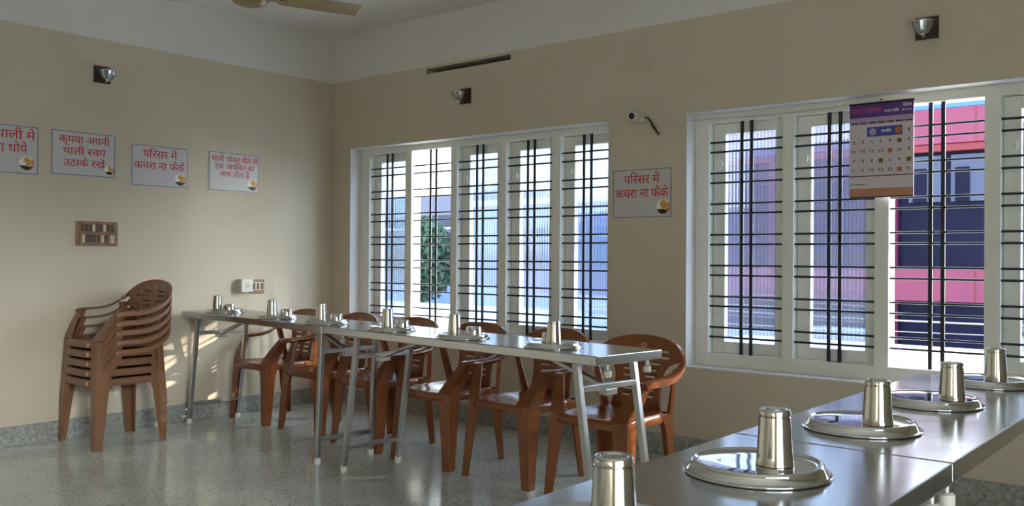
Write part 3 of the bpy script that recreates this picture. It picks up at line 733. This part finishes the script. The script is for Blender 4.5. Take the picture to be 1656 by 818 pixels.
def wall_lamp(origin, wall, label):
    root = thing('wall_lamp', label, 'lamp', group='cut-glass wall lamps'); local_frame(root, origin, wall)
    S = .106
    MB().box(0, S, 0, S, 0, .006).build('back_plate', 'plate_dark', root)
    b = MB()
    for x0, x1, y0, y1 in ((-.004, S+.004, -.004, 0), (-.004, S+.004, S, S+.003), (-.004, 0, 0, S), (S, S+.004, 0, S)): b.box(x0, x1, y0, y1, 0, .004)
    b.build('plate_rim', 'cream', root)
    c = Vector((S*.5, S*.30, 0))
    MB().tube([c+Vector((0, -.01, .005)), c+Vector((0, -.02, .035)), c+Vector((0, -.028, .062)), c+Vector((0, -.02, .075))], .006, 10).build('arm', 'chrome', root, 60)
    sh = bpy.data.objects.new('lamp_shade', None)
    b = MB(); n = 10
    prof = [(.012, -.032), (.022, -.030), (.034, -.018), (.042, .002), (.048, .026), (.046, .026), (.039, .004), (.030, -.014), (.012, -.026)]
    vs, fs = [], []
    for i, (r, z) in enumerate(prof):
        for q in range(n*2):
            a = math.pi*q/n; rr = r*(1 if q % 2 else .9); vs.append(c+Vector((rr*math.cos(a), z+.012, .078+rr*math.sin(a)*.95)))
    for i in range(len(prof)-1):
        for q in range(n*2): k_ = (q+1) % (n*2); fs.append((i*n*2+q, i*n*2+k_, (i+1)*n*2+k_, (i+1)*n*2+q))
    b.add(vs, fs); b.build('lamp_shade', 'lamp_glass', root)
    b = MB(); pr = [(.001, -.02), (.014, -.02), (.016, -.005), (.014, .004), (.001, .004)]
    vs, fs = [], []
    for r, z in pr:
        for q in range(12): a = math.pi*q/6; vs.append(c+Vector((r*math.cos(a), z-.004, .078+r*math.sin(a))))
    for i in range(len(pr)-1):
        for q in range(12): k_ = (q+1) % 12; fs.append((i*12+q, i*12+k_, (i+1)*12+k_, (i+1)*12+q))
    b.add(vs, fs).build('bulb_holder', 'chrome', root, 40)
    ring = [c+Vector((.047*math.cos(2*math.pi*q/24), .038, .078+.0447*math.sin(2*math.pi*q/24))) for q in range(25)]
    MB().tube(ring, .0028, 6).build('shade_rim', 'chrome', root, 60)
    bpy.data.objects.remove(sh)
wall_lamp((.001, -1.888, 2.198), 'left', 'cut-glass wall lamp on a dark square above the notices')
wall_lamp((1.366, -.001, 2.171), 'right', 'cut-glass wall lamp under the long dark slot')
wall_lamp((4.340, -.001, 2.172), 'right', 'cut-glass wall lamp above the hanging calendar')
cc = thing('security_camera', 'small white round security camera with dark lens above the pier notice', 'camera', (2.80, -.002, 1.945))
MB().lathe([(.001, 0), (.030, 0), (.032, .006), (.028, .014), (.001, .014)], 24, (.02, 0, 0), axis='y').build('mount', 'plastic_cap', cc, 40)
b = MB().lathe([(.001, -.04), (.018, -.038), (.030, -.024), (.035, -.004), (.035, .014), (.031, .030), (.026, .036), (.024, .034), (.001, .034)], 28)
hd_ = b.build('camera_head', 'plastic_cap', cc, 35); hd_.location = (0, -.055, .006); hd_.rotation_euler = Vector((.12, -.85, -.12)).to_track_quat('Z', 'Y').to_euler()
b = MB().lathe([(.001, .0375), (.014, .037), (.0195, .0345)], 24).build('lens', 'black', hd_, 40)
b = MB(); r_ = random.Random(5)
b.tube([(2.838, -.012, 1.945), (2.862, -.018, 1.942), (2.878, -.016, 1.928), (2.89, -.014, 1.918)], .004, 6)
for i in range(5):
    cx, cz = 2.884+.011*i, 1.922-.016*i
    b.tube([(cx-.016, -.012, cz+.018), (cx-.006+r_.uniform(-.006, .006), -.022, cz+.006), (cx+.006, -.016-.004*(i % 2), cz-.010), (cx+.014, -.01, cz-.016+r_.uniform(-.006, .006)), (cx+.004, -.02, cz-.022)], .0042, 6)
tag(b.build('cable_bundle', 'cable', None, 60), 'black bundled cable hanging beside the security camera', 'cable')
tag(MB().tube([(2.935, -.006, 1.882), (3.02, -.004, 1.884), (3.11, -.004, 1.897), (3.19, .10, 1.915), (3.42, .10, 1.908), (3.65, .10, 1.905), (3.85, .10, 1.908), (4.0, .10, 1.916)], .0022, 6).build('thin_wire', 'cable_w', None, 60), 'thin pale wire strung along the top of the second window', 'wire')
tag(MB().lathe([(.001, .0), (.026, 0), (.030, .003), (.026, .009), (.010, .013), (.001, .013)], 24, (2.866, 0, 2.242), axis='y').build('ceiling_rose', 'cream', None, 40), 'round cream junction cover high above the pier', 'junction cover')

# ------------------------------------------------------------------ ceiling fan
FX, FY, FZ = 1.45, -1.745, 2.447
fn = thing('ceiling_fan', 'olive-brown ceiling fan with three blades', 'fan', (FX, FY, FZ))
MB().lathe([(.001, 0), (.05, .004), (.085, .018), (.105, .045), (.11, .075), (.095, .10), (.05, .118), (.016, .125), (.001, .125)], 36).build('motor', 'fan', fn, 40)
MB().tube([(0, 0, .12), (0, 0, H-FZ)], .011, 12).build('rod', 'fan', fn, 40)
MB().lathe([(.012, 0), (.055, .05), (.06, .065), (.001, .065)], 24, (0, 0, H-FZ-.065)).build('canopy', 'fan', fn, 40)
fn.rotation_mode = 'QUATERNION'
fn.rotation_quaternion = Matrix.Rotation(math.radians(7), 3, Vector((math.cos(math.radians(69)), math.sin(math.radians(69)), 0))).to_quaternion()
for i in range(3):
    a = math.radians(69+120*i); R = Matrix.Rotation(a, 4, 'Z')
    b = MB(); tl_ = []
    for zoff in (.0, .004):
        pass
    prof = []
    for r, w0, w1 in ((.16, -.045, .045), (.20, -.062, .060), (.35, -.068, .064), (.50, -.072, .066), (.585, -.072, .06), (.605, -.066, .05)):
        pr = []
        for w_, zz_ in ((w0, .084), ((w0+w1)/2, .070), (w1, .044)): pr.append((w_, zz_))
        prof.append([R @ Vector((r, w_, z_)) for w_, z_ in pr]+[R @ Vector((r, w_, z_+.004)) for w_, z_ in reversed(pr)])
    bl = b.loft(prof).build('blade', 'fan', fn, 40)
    b = MB().bar(R @ Vector((.085, 0, .05)), R @ Vector((.20, 0, .055)), .05, .006); b.build('blade_bracket', 'fan', bl, bevel=.002)
